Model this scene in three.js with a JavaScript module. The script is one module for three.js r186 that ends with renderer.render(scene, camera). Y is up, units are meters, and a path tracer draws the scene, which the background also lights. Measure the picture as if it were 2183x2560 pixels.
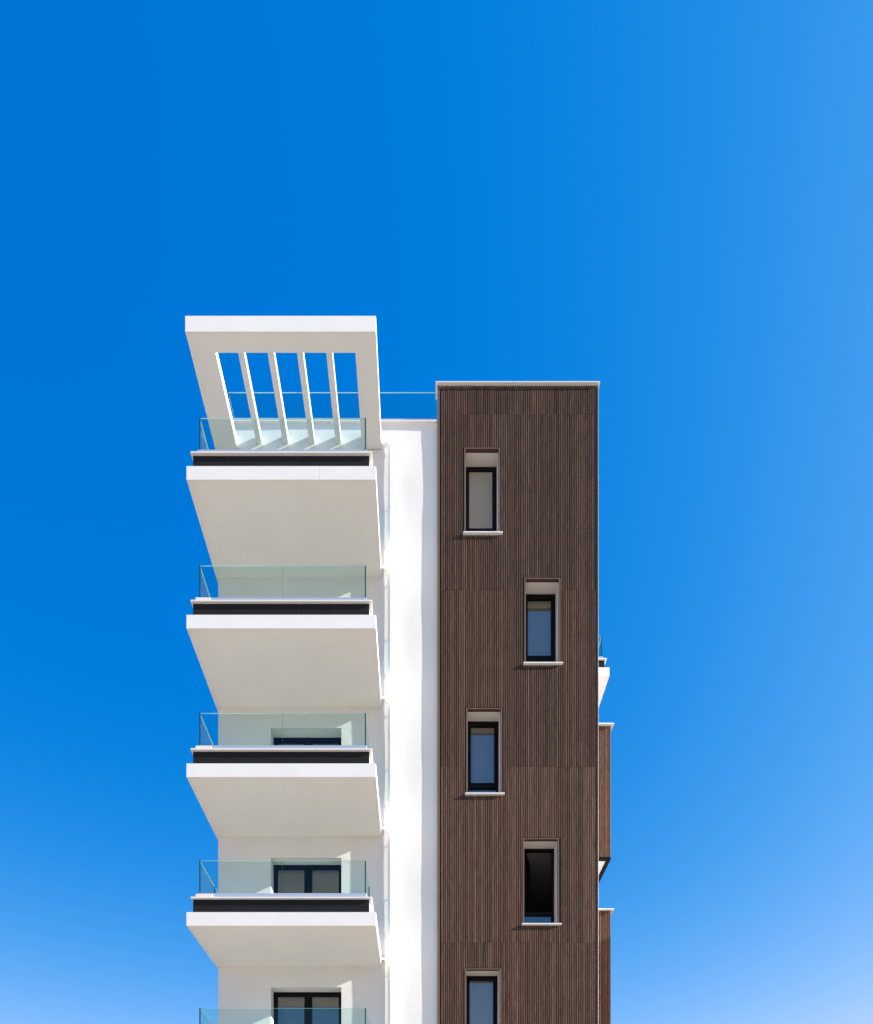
import * as THREE from 'three';
import { RoundedBoxGeometry } from 'three/addons/geometries/RoundedBoxGeometry.js';
import { mergeGeometries } from 'three/addons/utils/BufferGeometryUtils.js';

// ------------------------------------------------------------------ camera, sky, sun, exposure
const scene = new THREE.Scene();
const EXPOSURE = 2.4;
const EYE = 1.6;
// upright view camera with a rising front: level, the lens shifted up so that the horizon lies below the frame
const F = 660, CX = 418.7, CY = 1246.5;                       // focal length and principal point, in pixels of an 873 x 1024 frame
const FULL_W = 2 * (873 - CX), FULL_H = 2 * CY;
const camera = new THREE.PerspectiveCamera(2 * Math.atan(CY / F) * 180 / Math.PI, FULL_W / FULL_H, 0.1, 2000);
camera.setViewOffset(FULL_W, FULL_H, FULL_W / 2 - CX, 0, 873, 1024);
camera.position.set(0, EYE, 0);
camera.lookAt(0, EYE, -10);
camera.updateProjectionMatrix();

const SUN = new THREE.Vector3(0.35, 0.155, 0.064).normalize();
{
  const W = 1024, H = 512, data = new Float32Array(W * H * 4);
  for (let j = 0; j < H; j++) for (let i = 0; i < W; i++) {
    const lat = ((j + 0.5) / H - 0.5) * Math.PI, lon = ((i + 0.5) / W - 0.5) * 2 * Math.PI;
    const y = Math.sin(lat), x = Math.cos(lat) * Math.cos(lon), z = Math.cos(lat) * Math.sin(lon);
    const el = Math.max(0, lat) * 180 / Math.PI;
    const ang = Math.acos(Math.min(1, Math.max(-1, x * SUN.x + y * SUN.y + z * SUN.z))) * 180 / Math.PI;
    const raw = 2.9 * Math.exp(-el / 11.5) + 1.66 * Math.exp(-((ang / 44) ** 2)) - 0.03;   // pale air: low down and round the sun
    const h = raw < 0.9 ? Math.max(0, raw) : 0.9 + 0.25 * (1 - Math.exp(-(raw - 0.9) / 0.25));
    const aureole = 1 + 1.6 * Math.exp(-((ang / 14) ** 2));
    const k = (j * W + i) * 4, c = [0.55 * Math.max(0, h - 0.07) ** 1.75, 0.165 + 0.515 * h, 0.665 + 0.72 * h - 0.35 * h * h];
    for (let q = 0; q < 3; q++) data[k + q] = c[q] * aureole / EXPOSURE;
    data[k + 3] = 1;
  }
  const sky = new THREE.DataTexture(data, W, H, THREE.RGBAFormat, THREE.FloatType);
  sky.mapping = THREE.EquirectangularReflectionMapping;
  sky.magFilter = sky.minFilter = THREE.LinearFilter;
  sky.needsUpdate = true;
  scene.background = sky;
  scene.environment = sky;
}
const sun = new THREE.DirectionalLight(new THREE.Color(1, 0.94, 0.855), 5);
sun.position.copy(SUN).multiplyScalar(80).add(new THREE.Vector3(0, 10, -16));
sun.target.position.set(0, 10, -16);
sun.castShadow = true;
sun.shadow.mapSize.set(4096, 4096);
Object.assign(sun.shadow.camera, { left: -30, right: 30, top: 30, bottom: -30, near: 1, far: 200 });
scene.add(sun, sun.target);
const renderer = new THREE.WebGLRenderer({ antialias: true });
renderer.toneMapping = THREE.LinearToneMapping;
renderer.toneMappingExposure = EXPOSURE;
renderer.shadowMap.enabled = true;

// ------------------------------------------------------------------ helpers
let seed = 20240611;
const rnd = () => { seed = (seed + 0x6D2B79F5) | 0; let t = Math.imul(seed ^ (seed >>> 15), 1 | seed); t = (t + Math.imul(t ^ (t >>> 7), 61 | t)) ^ t; return ((t ^ (t >>> 14)) >>> 0) / 4294967296; };
const hash = (x, y, s) => { let h = Math.imul(x, 374761393) ^ Math.imul(y, 668265263) ^ Math.imul(s, 974634777); h = Math.imul(h ^ (h >>> 13), 1274126177); return ((h ^ (h >>> 16)) >>> 0) / 4294967296; };
// value noise; px, py = period in cells (0: none)
function noise(x, y, s = 1, px = 0, py = 0) {
  const xi = Math.floor(x), yi = Math.floor(y), fx = x - xi, fy = y - yi;
  const w = (n, p) => p ? ((n % p) + p) % p : n, u = fx * fx * (3 - 2 * fx), v = fy * fy * (3 - 2 * fy);
  const a = hash(w(xi, px), w(yi, py), s), b = hash(w(xi + 1, px), w(yi, py), s), c = hash(w(xi, px), w(yi + 1, py), s), d = hash(w(xi + 1, px), w(yi + 1, py), s);
  return a + (b - a) * u + (c - a) * v + (a - b - c + d) * u * v;
}
function texture(size, f, srgb = false) {
  const data = new Uint8Array(size * size * 4);
  for (let j = 0; j < size; j++) for (let i = 0; i < size; i++) {
    const v = f(i / size, j / size), k = (j * size + i) * 4;
    for (let c = 0; c < 3; c++) data[k + c] = Math.max(0, Math.min(255, Math.round(255 * (Array.isArray(v) ? v[c] : v))));
    data[k + 3] = 255;
  }
  const t = new THREE.DataTexture(data, size, size);
  t.wrapS = t.wrapT = THREE.RepeatWrapping;
  t.magFilter = THREE.LinearFilter; t.minFilter = THREE.LinearMipmapLinearFilter; t.generateMipmaps = true;
  if (srgb) t.colorSpace = THREE.SRGBColorSpace;
  t.needsUpdate = true;
  return t;
}
const rep = (t, u, v = u) => { const c = t.clone(); c.repeat.set(u, v); c.needsUpdate = true; return c; };

// uv in metres, by the way each face points
function metreUV(g, du = 0, dv = 0) {
  const p = g.attributes.position, n = g.attributes.normal, uv = new Float32Array(p.count * 2);
  for (let i = 0; i < p.count; i++) {
    const ax = Math.abs(n.getX(i)), ay = Math.abs(n.getY(i)), az = Math.abs(n.getZ(i));
    let u, v;
    if (az >= ax && az >= ay) { u = p.getX(i); v = p.getY(i); } else if (ax >= ay) { u = p.getZ(i); v = p.getY(i); } else { u = p.getX(i); v = p.getZ(i); }
    uv[2 * i] = u + du; uv[2 * i + 1] = v + dv;
  }
  g.setAttribute('uv', new THREE.BufferAttribute(uv, 2));
  return g;
}
function box(x0, x1, y0, y1, z0, z1, bevel = 0.006) {
  const w = x1 - x0, h = y1 - y0, d = z1 - z0, r = Math.min(bevel, Math.min(w, h, d) * 0.3);
  let g = r > 0 ? new RoundedBoxGeometry(w, h, d, 1, r) : new THREE.BoxGeometry(w, h, d);
  if (g.index) g = g.toNonIndexed();
  g.translate((x0 + x1) / 2, (y0 + y1) / 2, (z0 + z1) / 2);
  return metreUV(g);
}
function mesh(name, geos, material, parent) {
  const list = (Array.isArray(geos) ? geos : [geos]).map(g => g.index ? g.toNonIndexed() : g);
  const g = list.length > 1 ? mergeGeometries(list) : list[0];
  const m = new THREE.Mesh(g, material);
  m.name = name; m.castShadow = m.receiveShadow = true;
  if (parent) parent.add(m);
  return m;
}
function group(name, parent) { const g = new THREE.Group(); g.name = name; parent.add(g); return g; }
const rect = (x0, x1, y0, y1) => { const s = new THREE.Shape(); s.moveTo(x0, y0); s.lineTo(x1, y0); s.lineTo(x1, y1); s.lineTo(x0, y1); s.closePath(); return s; };
function pierced(x0, x1, y0, y1, holes, z0, z1) {        // a wall with rectangular openings
  const s = rect(x0, x1, y0, y1);
  for (const [a, b, c, d] of holes) { const h = new THREE.Path(); h.moveTo(a, c); h.lineTo(a, d); h.lineTo(b, d); h.lineTo(b, c); h.closePath(); s.holes.push(h); }
  const g = new THREE.ExtrudeGeometry(s, { depth: z1 - z0, bevelEnabled: false });
  g.translate(0, 0, z0);
  return metreUV(g);
}

// ------------------------------------------------------------------ materials
const mottle = texture(512, (u, v) => {
  let a = 0; for (const [n, w, s] of [[3, 0.4, 1], [7, 0.3, 2], [17, 0.18, 3], [61, 0.12, 4]]) a += w * noise(u * n, v * n, s, n, n);
  return 0.955 + 0.09 * (a - 0.5);
});
const grit = texture(512, (u, v) => 0.55 * noise(u * 256, v * 256, 5, 256, 256) + 0.3 * noise(u * 96, v * 96, 6, 96, 96) + 0.15 * noise(u * 23, v * 23, 7, 23, 23));
const grain = texture(512, (u, v) => {
  const warp = 0.6 * noise(u * 6, v * 5, 11, 6, 5);
  const a = noise(u * 90 + warp * 3, v * 5, 12, 0, 5), b = noise(u * 200, v * 9, 13, 200, 9), c = noise(u * 9, v * 11, 14, 9, 11), d = noise(u * 256, v * 128, 15, 256, 128);
  const t = 0.66 + 0.30 * (a - 0.5) + 0.26 * (b - 0.5) + 0.26 * (c - 0.5) + 0.30 * (d - 0.5);
  return [t, t * (0.985 + 0.03 * c), t * (0.97 + 0.05 * c)];
}, false);
const grainBump = texture(512, (u, v) => 0.6 * noise(u * 200, v * 9, 13, 200, 9) + 0.4 * noise(u * 256, v * 128, 15, 256, 128));
const paving = texture(512, (u, v) => 0.75 + 0.25 * (0.5 * noise(u * 9, v * 9, 21, 9, 9) + 0.3 * noise(u * 40, v * 40, 22, 40, 40) + 0.2 * noise(u * 170, v * 170, 23, 170, 170)));

const rgb = (r, g, b) => new THREE.Color().setRGB(r, g, b);
const phy = o => new THREE.MeshPhysicalMaterial(o);
const std = o => new THREE.MeshStandardMaterial(o);
const M = {
  plaster: std({ color: rgb(0.69, 0.68, 0.665), roughness: 0.92, map: rep(mottle, 0.31), bumpMap: rep(grit, 1.1), bumpScale: 0.0016 }),
  fascia: std({ color: rgb(0.72, 0.71, 0.695), roughness: 0.85, map: rep(mottle, 0.47) }),
  soffit: std({ color: rgb(0.72, 0.71, 0.695), roughness: 0.95, map: rep(mottle, 0.37), bumpMap: rep(grit, 1.3), bumpScale: 0.001 }),
  stone: std({ color: rgb(0.68, 0.665, 0.655), roughness: 0.6, map: rep(mottle, 0.9), bumpMap: rep(grit, 2), bumpScale: 0.0006 }),
  tile: phy({ color: rgb(0.018, 0.0178, 0.019), roughness: 0.75, specularIntensity: 0.1, map: rep(mottle, 1.3) }),
  grout: std({ color: rgb(0.02, 0.02, 0.02), roughness: 0.95 }),
  alu: std({ color: rgb(0.50, 0.53, 0.58), roughness: 0.45, metalness: 0.5 }),
  cream: std({ color: rgb(0.72, 0.68, 0.58), roughness: 0.5 }),
  frame: phy({ color: rgb(0.005, 0.005, 0.006), roughness: 0.5, specularIntensity: 0.15 }),
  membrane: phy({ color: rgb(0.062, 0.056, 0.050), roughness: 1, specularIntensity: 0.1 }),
  trim: phy({ color: rgb(0.125, 0.080, 0.060), roughness: 0.55, specularIntensity: 0.5 }),
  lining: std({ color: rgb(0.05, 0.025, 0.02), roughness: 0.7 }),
  reveal: std({ color: rgb(0.60, 0.585, 0.57), roughness: 0.75, map: rep(mottle, 0.8) }),
  wood: phy({ color: rgb(1, 1, 1), vertexColors: true, roughness: 0.7, specularIntensity: 0.3, map: rep(grain, 1.9, 0.42), bumpMap: rep(grainBump, 1.9, 0.42), bumpScale: 0.0012 }),
  pipe: std({ color: rgb(0.82, 0.82, 0.81), roughness: 0.45 }),
  metal: std({ color: rgb(0.45, 0.42, 0.40), roughness: 0.5, metalness: 0.6 }),
  screw: std({ color: rgb(0.05, 0.05, 0.05), roughness: 0.6 }),
  glassEdge: phy({ color: rgb(0.006, 0.045, 0.058), roughness: 0.3, specularIntensity: 0.4 }),
  glassTop: std({ color: rgb(0.50, 0.76, 0.70), roughness: 0.25 }),
  glass: new THREE.MeshPhysicalMaterial({ color: rgb(0.865, 0.95, 0.935), roughness: 0.0, metalness: 0, transmission: 1, thickness: 0, ior: 1.5, specularIntensity: 0.3 }),
  pane: new THREE.MeshPhysicalMaterial({ color: rgb(0.62, 0.63, 0.60), roughness: 0.0, metalness: 0, transmission: 1, thickness: 0, ior: 2.45 }),   // grey solar-control coating
  blindPale: std({ color: rgb(0.36, 0.31, 0.27), roughness: 0.9 }),
  blindGrey: std({ color: rgb(0.29, 0.262, 0.215), roughness: 0.9 }),
  curtainGrey: std({ color: rgb(0.20, 0.20, 0.195), roughness: 0.9 }),
  room: std({ color: rgb(0.16, 0.16, 0.16), roughness: 0.9 }),
  ground: std({ color: rgb(0.57, 0.45, 0.315), roughness: 0.9, map: rep(paving, 0.12) }),
  render: std({ color: rgb(0.62, 0.56, 0.48), roughness: 0.9, map: rep(mottle, 0.3) }),
};

// ------------------------------------------------------------------ ground
{
  const g = new THREE.PlaneGeometry(900, 900); g.rotateX(-Math.PI / 2);
  const ground = mesh('ground', metreUV(g), M.ground);
  ground.userData = { kind: 'structure', label: 'pale paved ground in front of the building', category: 'ground' };
  scene.add(ground);
}

// ------------------------------------------------------------------ the apartment building
// its own axes: x to the right, y up from the ground, z = 0 at the plastered front wall, towards the viewer
const building = new THREE.Group();
building.name = 'apartment_building';
building.position.set(0, 0, -15.53);
building.userData = { label: 'white apartment tower with glass-fronted balconies and brown slatted stair block', category: 'building' };
scene.add(building);

const STOREY = 3.05, SOFFIT = 17.331;                          // underside of the highest balcony
const WALL_L = -4.717, SEAM = 0.446, WALL_R = 4.208, BACK = -11;
const WALL_TOP = 20.945, ROOF = 20.5;
const doors = [0, 1, 2, 3, 4].map(k => { const s = SOFFIT - STOREY * k; return [-3.479, -1.819, s + 0.375, s + 2.565]; });
const windows = [[1.099, 1.874], [2.508, 3.286], [1.144, 1.920], [2.469, 3.252], [1.112, 1.895]].map(([a, b], k) => ({ x0: a, x1: b, top: 20.29 - STOREY * k, bottom: 18.308 - STOREY * k, k }));

// front wall of the balcony side: a solid wall with door openings and a hand-floated plaster skin
mesh('front_wall', pierced(WALL_L, SEAM - 0.004, 0, WALL_TOP, doors, -0.40, -0.014), M.plaster, building);
{
  const xs = [], ys = [], cuts = (list, from, to, step) => {
    const marks = [from, ...new Set(list.filter(v => v > from && v < to)), to].sort((a, b) => a - b), out = [from];
    for (let i = 1; i < marks.length; i++) { const n = Math.max(1, Math.round((marks[i] - marks[i - 1]) / step)); for (let j = 1; j <= n; j++) out.push(marks[i - 1] + (marks[i] - marks[i - 1]) * j / n); }
    return out;
  };
  xs.push(...cuts([-3.479, -1.819], WALL_L, SEAM - 0.004, 0.09)); ys.push(...cuts(doors.flatMap(d => [d[2], d[3]]), 0, WALL_TOP, 0.09));
  const dz = (x, y) => 0.010 * (noise(x * 0.75 + 9, y * 0.62, 31) - 0.5) + 0.006 * (noise(x * 1.9, y * 1.5, 32) - 0.5) + 0.0010 * (noise(x * 6, y * 6, 33) - 0.5);
  const filled = (i, j) => i >= 0 && j >= 0 && i < xs.length - 1 && j < ys.length - 1 && !doors.some(d => (xs[i] + xs[i + 1]) / 2 > d[0] && (xs[i] + xs[i + 1]) / 2 < d[1] && (ys[j] + ys[j + 1]) / 2 > d[2] && (ys[j] + ys[j + 1]) / 2 < d[3]);
  const pos = [], nor = [], e = 0.02;
  const P = (i, j) => [xs[i], ys[j], dz(xs[i], ys[j])];
  const N = (i, j) => { const x = xs[i], y = ys[j], gx = (dz(x + e, y) - dz(x - e, y)) / (2 * e), gy = (dz(x, y + e) - dz(x, y - e)) / (2 * e), l = Math.hypot(gx, gy, 1); return [-gx / l, -gy / l, 1 / l]; };
  const skirt = (a, b, n) => { const a2 = [a[0], a[1], -0.02], b2 = [b[0], b[1], -0.02]; pos.push(...a, ...a2, ...b2, ...a, ...b2, ...b); for (let q = 0; q < 6; q++) nor.push(...n); };
  for (let i = 0; i < xs.length - 1; i++) for (let j = 0; j < ys.length - 1; j++) {
    if (!filled(i, j)) continue;
    const a = P(i, j), b = P(i + 1, j), c = P(i + 1, j + 1), d = P(i, j + 1), na = N(i, j), nb = N(i + 1, j), nc = N(i + 1, j + 1), nd = N(i, j + 1);
    pos.push(...a, ...b, ...c, ...a, ...c, ...d); nor.push(...na, ...nb, ...nc, ...na, ...nc, ...nd);
    if (!filled(i - 1, j)) skirt(d, a, [-1, 0, 0]);
    if (!filled(i + 1, j)) skirt(b, c, [1, 0, 0]);
    if (!filled(i, j - 1)) skirt(a, b, [0, -1, 0]);
    if (!filled(i, j + 1)) skirt(c, d, [0, 1, 0]);
  }
  const g = new THREE.BufferGeometry();
  g.setAttribute('position', new THREE.Float32BufferAttribute(pos, 3)); g.setAttribute('normal', new THREE.Float32BufferAttribute(nor, 3));
  mesh('plaster_coat', metreUV(g), M.plaster, building);
}
mesh('side_wall', box(WALL_L, WALL_L + 0.3, 0, WALL_TOP, BACK, -0.402, 0), M.plaster, building);
mesh('side_wall', box(WALL_R - 0.3, WALL_R, 0, ROOF, BACK, -0.402, 0), M.plaster, building);
mesh('rear_wall', box(WALL_L + 0.302, WALL_R - 0.302, 0, ROOF - 0.002, BACK, BACK + 0.3, 0), M.plaster, building);
mesh('roof', box(WALL_L + 0.302, WALL_R - 0.002, ROOF, ROOF + 0.2, BACK, -0.402, 0), M.stone, building);

for (let k = 0; k < 6; k++) mesh('floor_slab', box(WALL_L + 0.303, WALL_R - 0.303, SOFFIT - STOREY * k, SOFFIT - STOREY * k + 0.27, BACK + 0.302, -0.452, 0), M.room, building);
mesh('party_wall', box(-0.1, 0.1, 0, ROOF - 0.003, BACK + 0.303, -0.402, 0), M.room, building);
// stair block: wall behind the cladding, with a thinner parapet above the roof
const openings = windows.map(w => [w.x0, w.x1, w.bottom - 0.03, w.top]);
mesh('stair_wall', [pierced(SEAM, WALL_R, 0, 20.72, openings, -0.40, 0.0), box(SEAM, WALL_R, 20.72, 21.775, -0.17, 0.0, 0)], M.plaster, building);
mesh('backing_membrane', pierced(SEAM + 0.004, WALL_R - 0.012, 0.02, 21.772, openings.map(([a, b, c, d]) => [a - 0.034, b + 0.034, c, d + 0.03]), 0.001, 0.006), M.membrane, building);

// cladding: boards of four slats each
const RIB = 0.0336, PITCH = 0.0520, NRIB = 4, BOARD = NRIB * PITCH;
const browns = [[0.198, 0.110, 0.076], [0.214, 0.125, 0.088], [0.178, 0.100, 0.071], [0.215, 0.110, 0.073], [0.182, 0.112, 0.082], [0.224, 0.134, 0.096]];
function boardGeometry(x0, ribs, y0, y1, zb, zf, tone) {      // x0: left edge of the first slat; slats stand on short battens in front of the membrane
  const c = 0.003, zs = zf - 0.044, parts = [], right = x0 + (ribs - 1) * PITCH + RIB;
  const du = rnd() * 7, dv = rnd() * 7;
  const tint = (g, v) => { const a = new Float32Array(g.attributes.position.count * 3); for (let i = 0; i < a.length; i += 3) a.set(v, i); g.setAttribute('color', new THREE.BufferAttribute(a, 3)); parts.push(g); };
  for (let r = 0; r < ribs; r++) {
    const a = x0 + r * PITCH, b = a + RIB, shade = browns[Math.floor(rnd() * browns.length)], k = 1.28 * (0.72 + 0.52 * rnd());
    const P = [[a, zs], [a, zf - c], [a + c, zf], [b - c, zf], [b, zf - c], [b, zs]], pos = [];
    const quad = (p, q) => pos.push(p[0], y0, p[1], q[0], y1, q[1], p[0], y1, p[1], p[0], y0, p[1], q[0], y0, q[1], q[0], y1, q[1]);
    for (let i = 0; i < 6; i++) quad(P[i], P[(i + 1) % 6]);
    for (const [y, flip] of [[y0, false], [y1, true]]) for (let i = 1; i < 5; i++) { const t = [P[0], P[i], P[i + 1]]; if (flip) t.reverse(); t.reverse(); for (const p of t) pos.push(p[0], y, p[1]); }
    const g = new THREE.BufferGeometry();
    g.setAttribute('position', new THREE.Float32BufferAttribute(pos, 3)); g.computeVertexNormals();
    tint(metreUV(g, du + r * 0.37, dv + r * 0.53), shade.map((v, q) => v * k * tone[q]));
  }
  const n = Math.max(2, Math.round((y1 - y0) / 1.4) + 1), m = Math.min(0.12, (y1 - y0) * 0.25);
  for (let i = 0; i < n; i++) { const y = y0 + m + (y1 - y0 - 2 * m) * i / (n - 1), h = Math.min(0.02, (y1 - y0) * 0.2); tint(box(x0, right, y - h, y + h, zb, zs + 0.001, 0), browns[2].map((v, q) => v * 1.3 * tone[q])); }
  return mergeGeometries(parts);
}
function clad(parent, x0, x1, joints, zb, zf, holes, tones) {
  const n = Math.floor((x1 - x0) / PITCH + 0.3);
  for (let row = 0; row + 1 < joints.length; row++) {
    const lo = joints[row] + 0.0015, hi = joints[row + 1] - 0.0015;
    for (let b = 0; b < n; b += NRIB) {
      const count = Math.min(NRIB, n - b), pieces = [];
      const batch = 0.90 + 0.2 * rnd(), lean = (rnd() - 0.5) * 0.05, proud = (rnd() - 0.5) * 0.003;
      const left = x0 + b * PITCH + (rnd() - 0.5) * 0.003 + 0.002, tone = tones[row].map((t, q) => t * batch * (q === 0 ? 1 + lean : q === 2 ? 1 - lean : 1));
      for (let r = 0; r < count; r++) {
        const mid = x0 + (b + r) * PITCH + RIB / 2, hs = holes.filter(h => mid > h[0] && mid < h[1] && h[3] > lo && h[2] < hi).sort((p, q) => p[2] - q[2]);
        const spans = []; let y = lo;
        for (const h of hs) { if (h[2] - y > 0.02) spans.push([y, h[2]]); y = h[3]; }
        if (hi - y > 0.02) spans.push([y, hi]);
        const key = JSON.stringify(spans), last = pieces[pieces.length - 1];
        if (last && last.key === key) last.n++; else pieces.push({ key, spans, r, n: 1 });
      }
      for (const p of pieces) for (const [a, c] of p.spans) mesh('cladding_board', boardGeometry(left + p.r * PITCH, p.n, a, c, zb, zf + proud, tone), M.wood, parent);
    }
  }
}
{
  const cladding = group('cladding', building);
  cladding.userData = { label: 'brown ribbed cladding boards' };
  const joints = [0.46, 4.59, 8.72, 12.84, 16.97, 21.10, 21.765];
  const holes = windows.map(w => [w.x0 - 0.046, w.x1 + 0.046, w.bottom - 0.045, w.top + 0.04]);
  const t = k => [k, k, k * 0.99];
  clad(cladding, SEAM + 0.078, WALL_R - 0.045, joints, 0.0065, 0.066, holes, [t(0.54), t(0.55), t(0.58), t(0.47), t(0.42), t(0.41)]);
}
{
  // corner trims in three lengths, and the aluminium edge angle on the right corner
  const lengths = [[0.02, 8.2], [8.206, 14.4], [14.406, 21.77]];
  for (const [a, b] of lengths) {
    mesh('corner_trim', box(SEAM - 0.002, SEAM + 0.043, a, b, 0.003, 0.068, 0.003), M.trim, building);
    mesh('corner_trim', box(WALL_R - 0.040, WALL_R - 0.009, a, b, 0.003, 0.066, 0.003), M.trim, building);
    mesh('edge_angle', box(WALL_R - 0.0085, WALL_R + 0.003, a, b, -0.08, 0.078, 0.002), M.metal, building);
  }
  // stone copings
  mesh('parapet_coping', box(0.397, 2.21, 21.78, 21.809, -0.20, 0.12, 0.008), M.stone, building);
  mesh('parapet_coping', box(2.213, 4.233, 21.78, 21.809, -0.20, 0.12, 0.008), M.stone, building);
  mesh('wall_coping', box(WALL_L - 0.05, -2.1, WALL_TOP, WALL_TOP + 0.036, -0.30, 0.062, 0.008), M.stone, building);
  mesh('wall_coping', box(-2.097, SEAM - 0.006, WALL_TOP, WALL_TOP + 0.036, -0.30, 0.062, 0.008), M.stone, building);
}

// ------------------------------------------------------------------ glass
function glassPane(name, x0, x1, y0, y1, z0, z1, parent) {
  const g = new THREE.BoxGeometry(x1 - x0, y1 - y0, z1 - z0);
  g.translate((x0 + x1) / 2, (y0 + y1) / 2, (z0 + z1) / 2);
  const flatX = x1 - x0 < z1 - z0;
  const m = new THREE.Mesh(g, flatX ? [M.glass, M.glass, M.glassTop, M.glassEdge, M.glassEdge, M.glassEdge] : [M.glassEdge, M.glassEdge, M.glassTop, M.glassEdge, M.glass, M.glass]);
  m.name = name; m.castShadow = m.receiveShadow = true; parent.add(m);
  return m;
}

// ------------------------------------------------------------------ balconies
function balcony(o) {
  const { x0, x1, zb, zf, s } = o, b = group('balcony', building);
  // slab with a narrow drip rim round a slightly recessed underside
  mesh('slab', box(x0, x1, s + 0.012, s + 0.275, zb, zf - 0.012, 0.004), M.soffit, b);
  const rims = [box(x0 + 0.002, x1 - 0.002, s, s + 0.02, zf - 0.05, zf - 0.013, 0.003), box(x1 - 0.036, x1 - 0.001, s, s + 0.02, Math.max(zb, o.wall) + 0.002, zf - 0.051, 0.003), box(x0 + 0.001, x0 + 0.036, s, s + 0.02, zb, zf - 0.051, 0.003)];
  mesh('drip_rim', rims, M.fascia, b);
  const joints = [x0 - 0.002, ...(o.fasciaJoint ? [o.fasciaJoint] : []), x1 + 0.002];
  for (let i = 0; i + 1 < joints.length; i++) mesh('fascia_board', box(joints[i] + (i ? 0.004 : 0), joints[i + 1], s - 0.003, s + 0.279, zf - 0.0115, zf, 0.004), M.fascia, b);
  mesh('side_fascia', box(x1 + 0.0005, x1 + 0.007, s - 0.003, s + 0.279, o.wall + 0.004, zf - 0.012, 0.002), M.fascia, b);
  // parapet: black tiles in front, plaster at the sides
  const p0 = x0 + 0.109, p1 = x1 - 0.132, pz = zf - 0.072, pt = s + 0.573, sb = s + 0.276;
  mesh('parapet', [box(p0 + 0.004, p1 - 0.004, sb, pt, pz - 0.16, pz - 0.009, 0), box(p1 - 0.15, p1, sb, pt, o.wall + 0.01, pz - 0.161, 0.004), box(p0, p0 + 0.15, sb, pt, o.wall + 0.01, pz - 0.161, 0.004)], [M.plaster][0], b);
  const n = Math.max(1, Math.round((p1 - p0) / 0.78));
  for (let i = 0; i < n; i++) { const a = p0 + (p1 - p0) * i / n, c = p0 + (p1 - p0) * (i + 1) / n; mesh('tile', box(a + 0.001, c - 0.001, sb, pt - 0.001, pz - 0.0085, pz + (rnd() - 0.5) * 0.001, 0.0015), M.tile, b); }
  // coping
  const c0 = x0 + 0.075, c1 = x1 - 0.074, cz = zf - 0.02, ct = s + 0.608, mid = (c0 + c1) / 2;
  mesh('coping', box(c0, mid - 0.002, pt, ct, cz - 0.22, cz, 0.005), M.stone, b);
  mesh('coping', box(mid + 0.002, c1, pt, ct, cz - 0.22, cz, 0.005), M.stone, b);
  mesh('coping', box(c1 - 0.22, c1 - 0.001, pt, ct, o.wall + 0.01, cz - 0.222, 0.005), M.stone, b);
  mesh('coping', box(c0 + 0.001, c0 + 0.22, pt, ct, o.wall + 0.01, cz - 0.222, 0.005), M.stone, b);
  // glass balustrade in its base rail
  const g0 = x0 + 0.228, g1 = x1 - 0.206, gz = zf - 0.105, rt = s + 0.709, gt = s + 1.395;
  mesh('base_rail', box(g0 - 0.026, g1 + 0.018, ct, rt, gz - 0.045, gz + 0.028, 0.004), M.alu, b);
  mesh('base_rail', box(g1 - 0.02, g1 + 0.017, ct, rt - 0.002, o.wall + 0.012, gz - 0.046, 0.004), M.alu, b);
  mesh('base_rail', box(g0 - 0.025, g0 + 0.02, ct, rt - 0.002, o.wall + 0.012, gz - 0.046, 0.004), M.alu, b);
  const T = 0.017, E = 0.024, jx = g0 + (g1 - g0) * 0.4985, jz = o.wall + (gz - o.wall) * 0.47;
  glassPane('glass_pane', g0 + E + 0.003, jx - 0.004, rt - 0.03, gt, gz - T, gz, b);
  glassPane('glass_pane', jx + 0.004, g1 - E - 0.003, rt - 0.03, gt, gz - T, gz, b);
  for (const x of [g0, g1 - E]) {
    glassPane('glass_pane', x, x + E, rt - 0.03, gt, o.wall + 0.03, jz - 0.004, b);
    glassPane('glass_pane', x, x + E, rt - 0.03, gt, jz + 0.004, gz, b);
  }
  if (o.cap) {
    mesh('rail_end_cap', box(g0 - 0.055, g0 + o.cap, ct, ct + 0.058, gz + 0.030, gz + 0.075, 0.006), M.cream, b);
    const sc = new THREE.CylinderGeometry(0.006, 0.006, 0.004, 10); sc.rotateX(Math.PI / 2); sc.translate(g0 + o.cap - 0.02, ct + 0.036, gz + 0.077);
    mesh('screw', metreUV(sc), M.screw, b);
  }
  return b;
}
for (let k = 0; k < 5; k++) balcony({ x0: -4.764, x1: -0.884, zb: -0.45, zf: 1.992, wall: 0, s: SOFFIT - STOREY * k, fasciaJoint: k === 0 ? -2.044 : 0, cap: [0, 0.24, 0.27, 0.29, 0.29][k] });
balcony({ x0: 4.21, x1: 6.275, zb: -9.2, zf: -6.2, wall: -9.2, s: 20.39 }).userData = { label: 'small balcony on the far right flank' };

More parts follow.
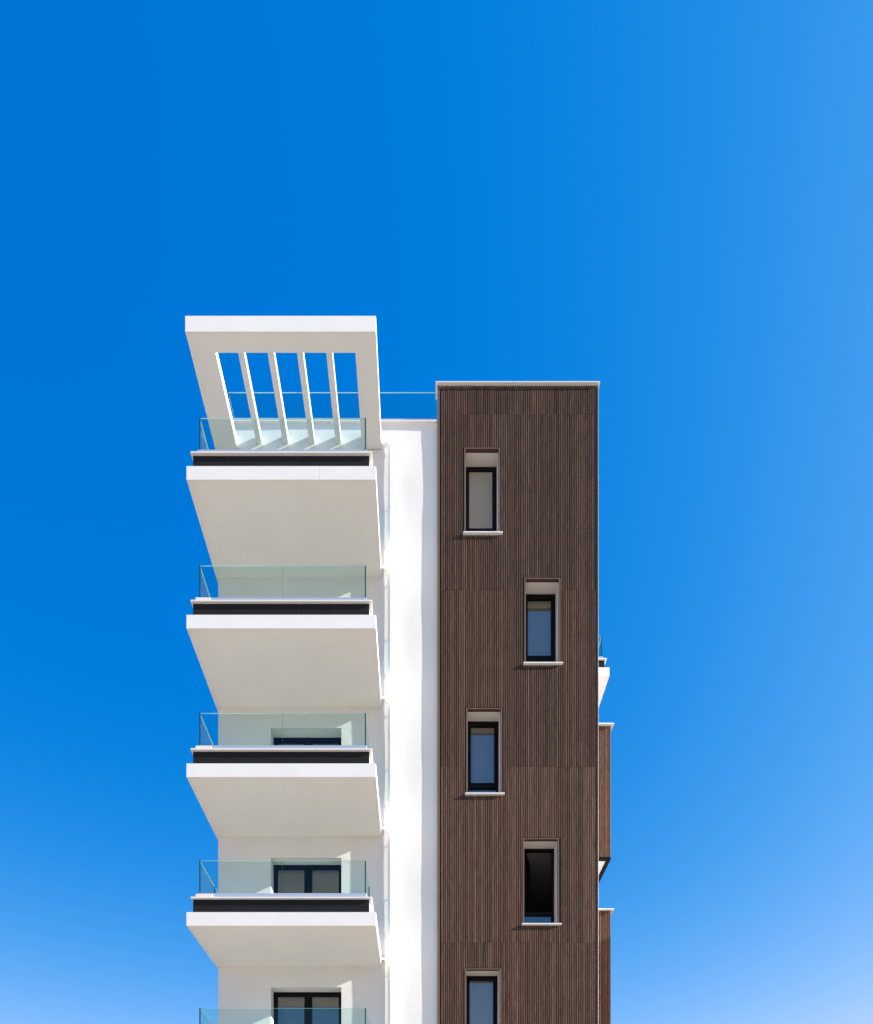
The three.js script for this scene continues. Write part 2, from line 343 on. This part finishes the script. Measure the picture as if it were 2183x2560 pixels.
// ------------------------------------------------------------------ roof canopy with open pergola
{
  const c = group('roof_canopy', building), y0 = 20.345, y1 = 20.668, x0 = -4.784, x1 = -0.886, zf = 1.995, zo = 1.68, l = -4.286, r = -1.328;
  const outline = new THREE.Shape([[x0, -0.35], [l, -0.35], [l, zo], [r, zo], [r, 0.012], [x1, 0.012], [x1, zf], [x0, zf]].map(p => new THREE.Vector2(...p)));
  const frame = new THREE.ExtrudeGeometry(outline, { depth: y1 - y0 - 0.01, bevelEnabled: false });
  frame.rotateX(Math.PI / 2); frame.translate(0, y1, 0);
  mesh('canopy_frame', metreUV(frame), M.soffit, c);
  mesh('canopy_fascia', box(x0 - 0.002, x1 + 0.002, y0, y1 + 0.003, zf + 0.0005, zf + 0.012, 0.004), M.fascia, c);
  mesh('canopy_fascia', box(x1 + 0.0005, x1 + 0.010, y0, y1 + 0.003, 0.014, zf, 0.003), M.fascia, c);
  for (const [a, b] of [[-3.816, -3.689], [-3.192, -3.060], [-2.571, -2.443], [-1.953, -1.824]]) mesh('pergola_beam', box(a, b, 20.474, 20.655, 0.012, zo + 0.05, 0.004), M.soffit, c);
}

// ------------------------------------------------------------------ roof balustrade
{
  const b = group('roof_balustrade', building), y = WALL_TOP + 0.0365, t = 21.83;
  mesh('base_rail', box(-4.545, 0.43, y, 21.17, -0.145, -0.07, 0.004), M.alu, b);
  mesh('base_rail', box(-4.545, -4.47, y, 21.16, -6, -0.146, 0.004), M.alu, b);
  const xs = [-4.518, -2.869, -1.22, 0.425];
  for (let i = 0; i < 3; i++) glassPane('glass_pane', xs[i] + (i ? 0.004 : 0), xs[i + 1] - 0.004, 21.14, t, -0.117, -0.1, b);
  for (let i = 0; i < 3; i++) glassPane('glass_pane', -4.518, -4.501, 21.13, t, -0.125 - 1.9 * (i + 1) + 0.008, -0.125 - 1.9 * i, b);
}

// ------------------------------------------------------------------ downpipe
{
  const d = group('downpipe', building), r = 0.072, x = -0.652, z = 0.1;
  const path = new THREE.CatmullRomCurve3([[x, 20.52, -0.02], [x, 20.52, 0.03], [x, 20.505, 0.075], [x, 20.46, z], [x, 20.40, z], [x, 20.3, z]].map(v => new THREE.Vector3(...v)));
  mesh('pipe_bend', metreUV(new THREE.TubeGeometry(path, 20, r, 20, false)), M.pipe, d);
  const joints = [0.05, 2.9, 5.95, 9.0, 12.05, 15.1, 18.15, 20.3];
  for (let i = 0; i + 1 < joints.length; i++) {
    const g = new THREE.CylinderGeometry(r, r, joints[i + 1] - joints[i], 24); g.translate(x, (joints[i] + joints[i + 1]) / 2, z);
    const collar = new THREE.CylinderGeometry(r + 0.005, r + 0.005, 0.07, 24); collar.translate(x, joints[i + 1] - 0.03, z);
    mesh('pipe_length', [metreUV(g), metreUV(collar)], M.pipe, d);
  }
  for (let k = -1; k < 5; k++) for (const y of [17.16 - STOREY * k, 15.9 - STOREY * k]) {
    if (y > 20.1) continue;
    const ring = new THREE.CylinderGeometry(r + 0.004, r + 0.004, 0.028, 24); ring.translate(x, y, z);
    mesh('pipe_clamp', [metreUV(ring), box(x - 0.012, x + 0.012, y - 0.012, y + 0.012, -0.01, z - r + 0.004, 0.002)], M.pipe, d);
  }
  // small branch from each balcony drain into the pipe
  for (let k = 0; k < 5; k++) {
    const y = SOFFIT - STOREY * k + 0.16;
    const c = new THREE.CatmullRomCurve3([[-0.89, y, 0.1], [-0.80, y - 0.02, 0.1], [-0.72, y - 0.09, 0.1], [-0.66, y - 0.2, 0.1]].map(v => new THREE.Vector3(...v)));
    mesh('drain_branch', metreUV(new THREE.TubeGeometry(c, 14, 0.03, 12, false)), M.pipe, d);
  }
}

// ------------------------------------------------------------------ windows in the slatted wall
function frameBars(x0, x1, y0, y1, z0, z1, w, bars = []) {
  return [box(x0, x0 + w, y0, y1, z0, z1, 0.004), box(x1 - w, x1, y0, y1, z0, z1, 0.004), box(x0 + w, x1 - w, y1 - w, y1, z0, z1 - 0.001, 0.004), box(x0 + w, x1 - w, y0, y0 + w, z0, z1 - 0.001, 0.004), ...bars];
}
for (const w of windows) {
  const { x0, x1, top, bottom, k } = w, g = group('window', building);
  // brown trim round the opening, dark lining behind its front edge, white reveal deeper in
  const t = 0.034, zf = 0.072;
  mesh('window_trim', [box(x0 - t, x0, bottom, top + t - 0.01, 0.0, zf, 0.002), box(x1, x1 + t, bottom, top + t - 0.01, 0.0, zf, 0.002), box(x0, x1, top, top + t - 0.01, 0.06, zf, 0.002)], M.trim, g);
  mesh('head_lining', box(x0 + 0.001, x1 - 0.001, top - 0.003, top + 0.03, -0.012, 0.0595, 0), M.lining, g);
  mesh('reveal_lining', [box(x0, x0 + 0.006, bottom, top - 0.006, -0.288, -0.002, 0), box(x1 - 0.006, x1, bottom, top - 0.006, -0.288, -0.002, 0), box(x0, x1, top - 0.006, top, -0.288, -0.013, 0)], M.reveal, g);
  mesh('sill', box(x0 - 0.058, x1 + 0.085, bottom - 0.034, bottom, -0.30, 0.117, 0.008), M.stone, g);
  // black frame: upper casement over a low fixed light
  const f0 = x0 + 0.002, f1 = x1 - 0.002, fb = bottom + 0.001, ft = top - 0.001, zi = -0.372, zo = -0.29, railT = top - 1.48, railB = top - 1.60;
  mesh('window_frame', frameBars(f0, f1, fb, ft, zi, zo, 0.06, [box(f0 + 0.06, f1 - 0.06, railB, railT - 0.045, zi, zo - 0.001, 0.004)]), M.frame, g);
  // upper casement on its hinge side; one stands open into the room
  const hx = f0 + 0.061, w1 = f1 - f0 - 0.122, sb = railT - 0.044, st = ft - 0.061;
  const casement = mesh('sash', frameBars(0, w1, sb, st, -0.035, 0.041, 0.045), M.frame, g);
  casement.position.set(hx, 0, -0.325);
  const pane = (a, b, c, d, z) => { const m = new THREE.Mesh(new THREE.PlaneGeometry(b - a, d - c).translate((a + b) / 2, (c + d) / 2, z), M.pane); m.name = 'glass_pane'; m.castShadow = m.receiveShadow = true; g.add(m); return m; };
  const upper = pane(0.04, w1 - 0.04, sb + 0.035, st - 0.035, 0);
  upper.position.copy(casement.position);
  if (k === 3) casement.rotation.y = upper.rotation.y = 1.25;
  pane(f0 + 0.055, f1 - 0.055, fb + 0.055, railB + 0.005, -0.335);
  if (k !== 3) mesh('roller_blind', box(x0 - 0.05, x1 + 0.05, bottom - 0.05, top + 0.05, -0.445, -0.435, 0), M.blindPale, g);
  if (k === 0) mesh('screen_blind', box(f0 + 0.107, f1 - 0.107, sb + 0.046, st - 0.046, -0.318, -0.312, 0), M.blindGrey, g);
  g.userData = { label: ['narrow window with its grey blind fully down', 'narrow window mirroring blue sky, highest in the outer column', 'narrow window mirroring blue sky, middle of the inner column', 'narrow window standing open on a dark room', 'lowest narrow window mirroring blue sky'][k] };
}

// ------------------------------------------------------------------ balcony doors
for (const [x0, x1, y0, y1] of doors) {
  const d = group('balcony_door', building), zo = -0.285, zi = -0.355, mid = (x0 + x1) / 2;
  mesh('door_frame', frameBars(x0 + 0.002, x1 - 0.002, y0 + 0.001, y1 - 0.001, zi, zo, 0.042), M.frame, d);
  for (const [a, b] of [[x0 + 0.0445, mid - 0.0015], [mid + 0.0015, x1 - 0.0445]]) {
    mesh('door_leaf', frameBars(a, b, y0 + 0.044, y1 - 0.044, zi + 0.01, zo + 0.008, a < mid - 0.1 ? 0.052 : 0.052, [a > mid ? box(a + 0.052, a + 0.09, y0 + 0.1, y1 - 0.097, zi + 0.01, zo + 0.007, 0.003) : box(b - 0.09, b - 0.052, y0 + 0.1, y1 - 0.097, zi + 0.01, zo + 0.007, 0.003)]), M.frame, d);
    const p = new THREE.Mesh(new THREE.PlaneGeometry(b - a - 0.09, y1 - y0 - 0.17).translate((a + b) / 2, (y0 + y1) / 2, -0.32), M.pane); p.name = 'glass_pane'; p.castShadow = p.receiveShadow = true; d.add(p);
  }
  mesh('door_handle', [box(mid + 0.04, mid + 0.065, y0 + 0.98, y0 + 1.12, zo + 0.009, zo + 0.02, 0.003), box(mid + 0.045, mid + 0.16, y0 + 1.06, y0 + 1.08, zo + 0.045, zo + 0.062, 0.004), box(mid + 0.045, mid + 0.06, y0 + 1.062, y0 + 1.078, zo + 0.02, zo + 0.046, 0)], M.metal, d);
  mesh('curtain', box(x0 - 0.05, x1 + 0.05, y0 - 0.02, y1 + 0.05, -0.62, -0.60, 0), M.curtainGrey, d);
  mesh('threshold', box(x0 + 0.001, x1 - 0.001, y0 - 0.05, y0 + 0.0005, -0.30, 0.05, 0.004), M.stone, d);
}

// ------------------------------------------------------------------ slatted bays on the far right flank
for (let k = 0; k < 2; k++) {
  const b = group('slatted_bay', building), top = 18.78 - 6.1 * k, bot = 14.42 - 6.1 * k, x0 = 4.21, x1 = 6.334, zf = -6.22, zb = -9.2;
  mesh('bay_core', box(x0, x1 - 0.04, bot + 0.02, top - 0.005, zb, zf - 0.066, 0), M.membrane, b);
  clad(b, x0 + 0.05, x1 - 0.045, [bot + 0.03, top - 0.008], zf - 0.0655, zf - 0.018, [], [[0.66, 0.56, 0.48]]);
  mesh('corner_trim', box(x1 - 0.036, x1, bot + 0.015, top - 0.003, zf - 0.09, zf - 0.012, 0.003), M.trim, b);
  mesh('side_board', box(x1 - 0.036, x1 - 0.006, bot + 0.015, top - 0.003, zb, zf - 0.091, 0.003), M.trim, b);
  mesh('bay_coping', box(x0, x1 + 0.09, top, top + 0.034, zb, zf + 0.06, 0.006), M.stone, b);
  mesh('base_profile', [box(x0, x1 + 0.004, bot - 0.05, bot + 0.012, zf - 0.13, zf, 0.003), box(x1 - 0.13, x1 + 0.004, bot - 0.05, bot + 0.012, zb, zf - 0.131, 0.003)], M.frame, b);
  mesh('bay_soffit', box(x0, x1 - 0.131, bot - 0.02, bot + 0.019, zb, zf - 0.131, 0), M.soffit, b);
  b.userData = { label: k ? 'lower ribbed bay on the far right flank' : 'upper ribbed bay on the far right flank' };
}

// ------------------------------------------------------------------ the neighbour to the right, out of frame, whose shadow falls on the lower bay
{
  const n = new THREE.Group(); n.name = 'neighbour_building'; n.position.set(18, 0, -21.5); scene.add(n);
  n.userData = { label: 'plain beige neighbouring block standing beyond the right flank', category: 'building' };
  mesh('wall', box(0, 12, 0, 16.8, -3.5, 3.0, 0.01), M.render, n);
  mesh('coping', box(-0.03, 12.03, 16.802, 16.98, -3.53, 3.03, 0.01), M.stone, n);
  for (let f = 0; f < 5; f++) for (let c = 0; c < 3; c++) {
    mesh('window_frame', frameBars(1.6 + c * 3.6, 3.0 + c * 3.6, 1.2 + f * 3.1, 2.8 + f * 3.1, 3.002, 3.05, 0.06), M.frame, n);
    mesh('window_glass', box(1.66 + c * 3.6, 2.94 + c * 3.6, 1.26 + f * 3.1, 2.74 + f * 3.1, 3.003, 3.012, 0), M.frame, n);
  }
}

renderer.render(scene, camera);
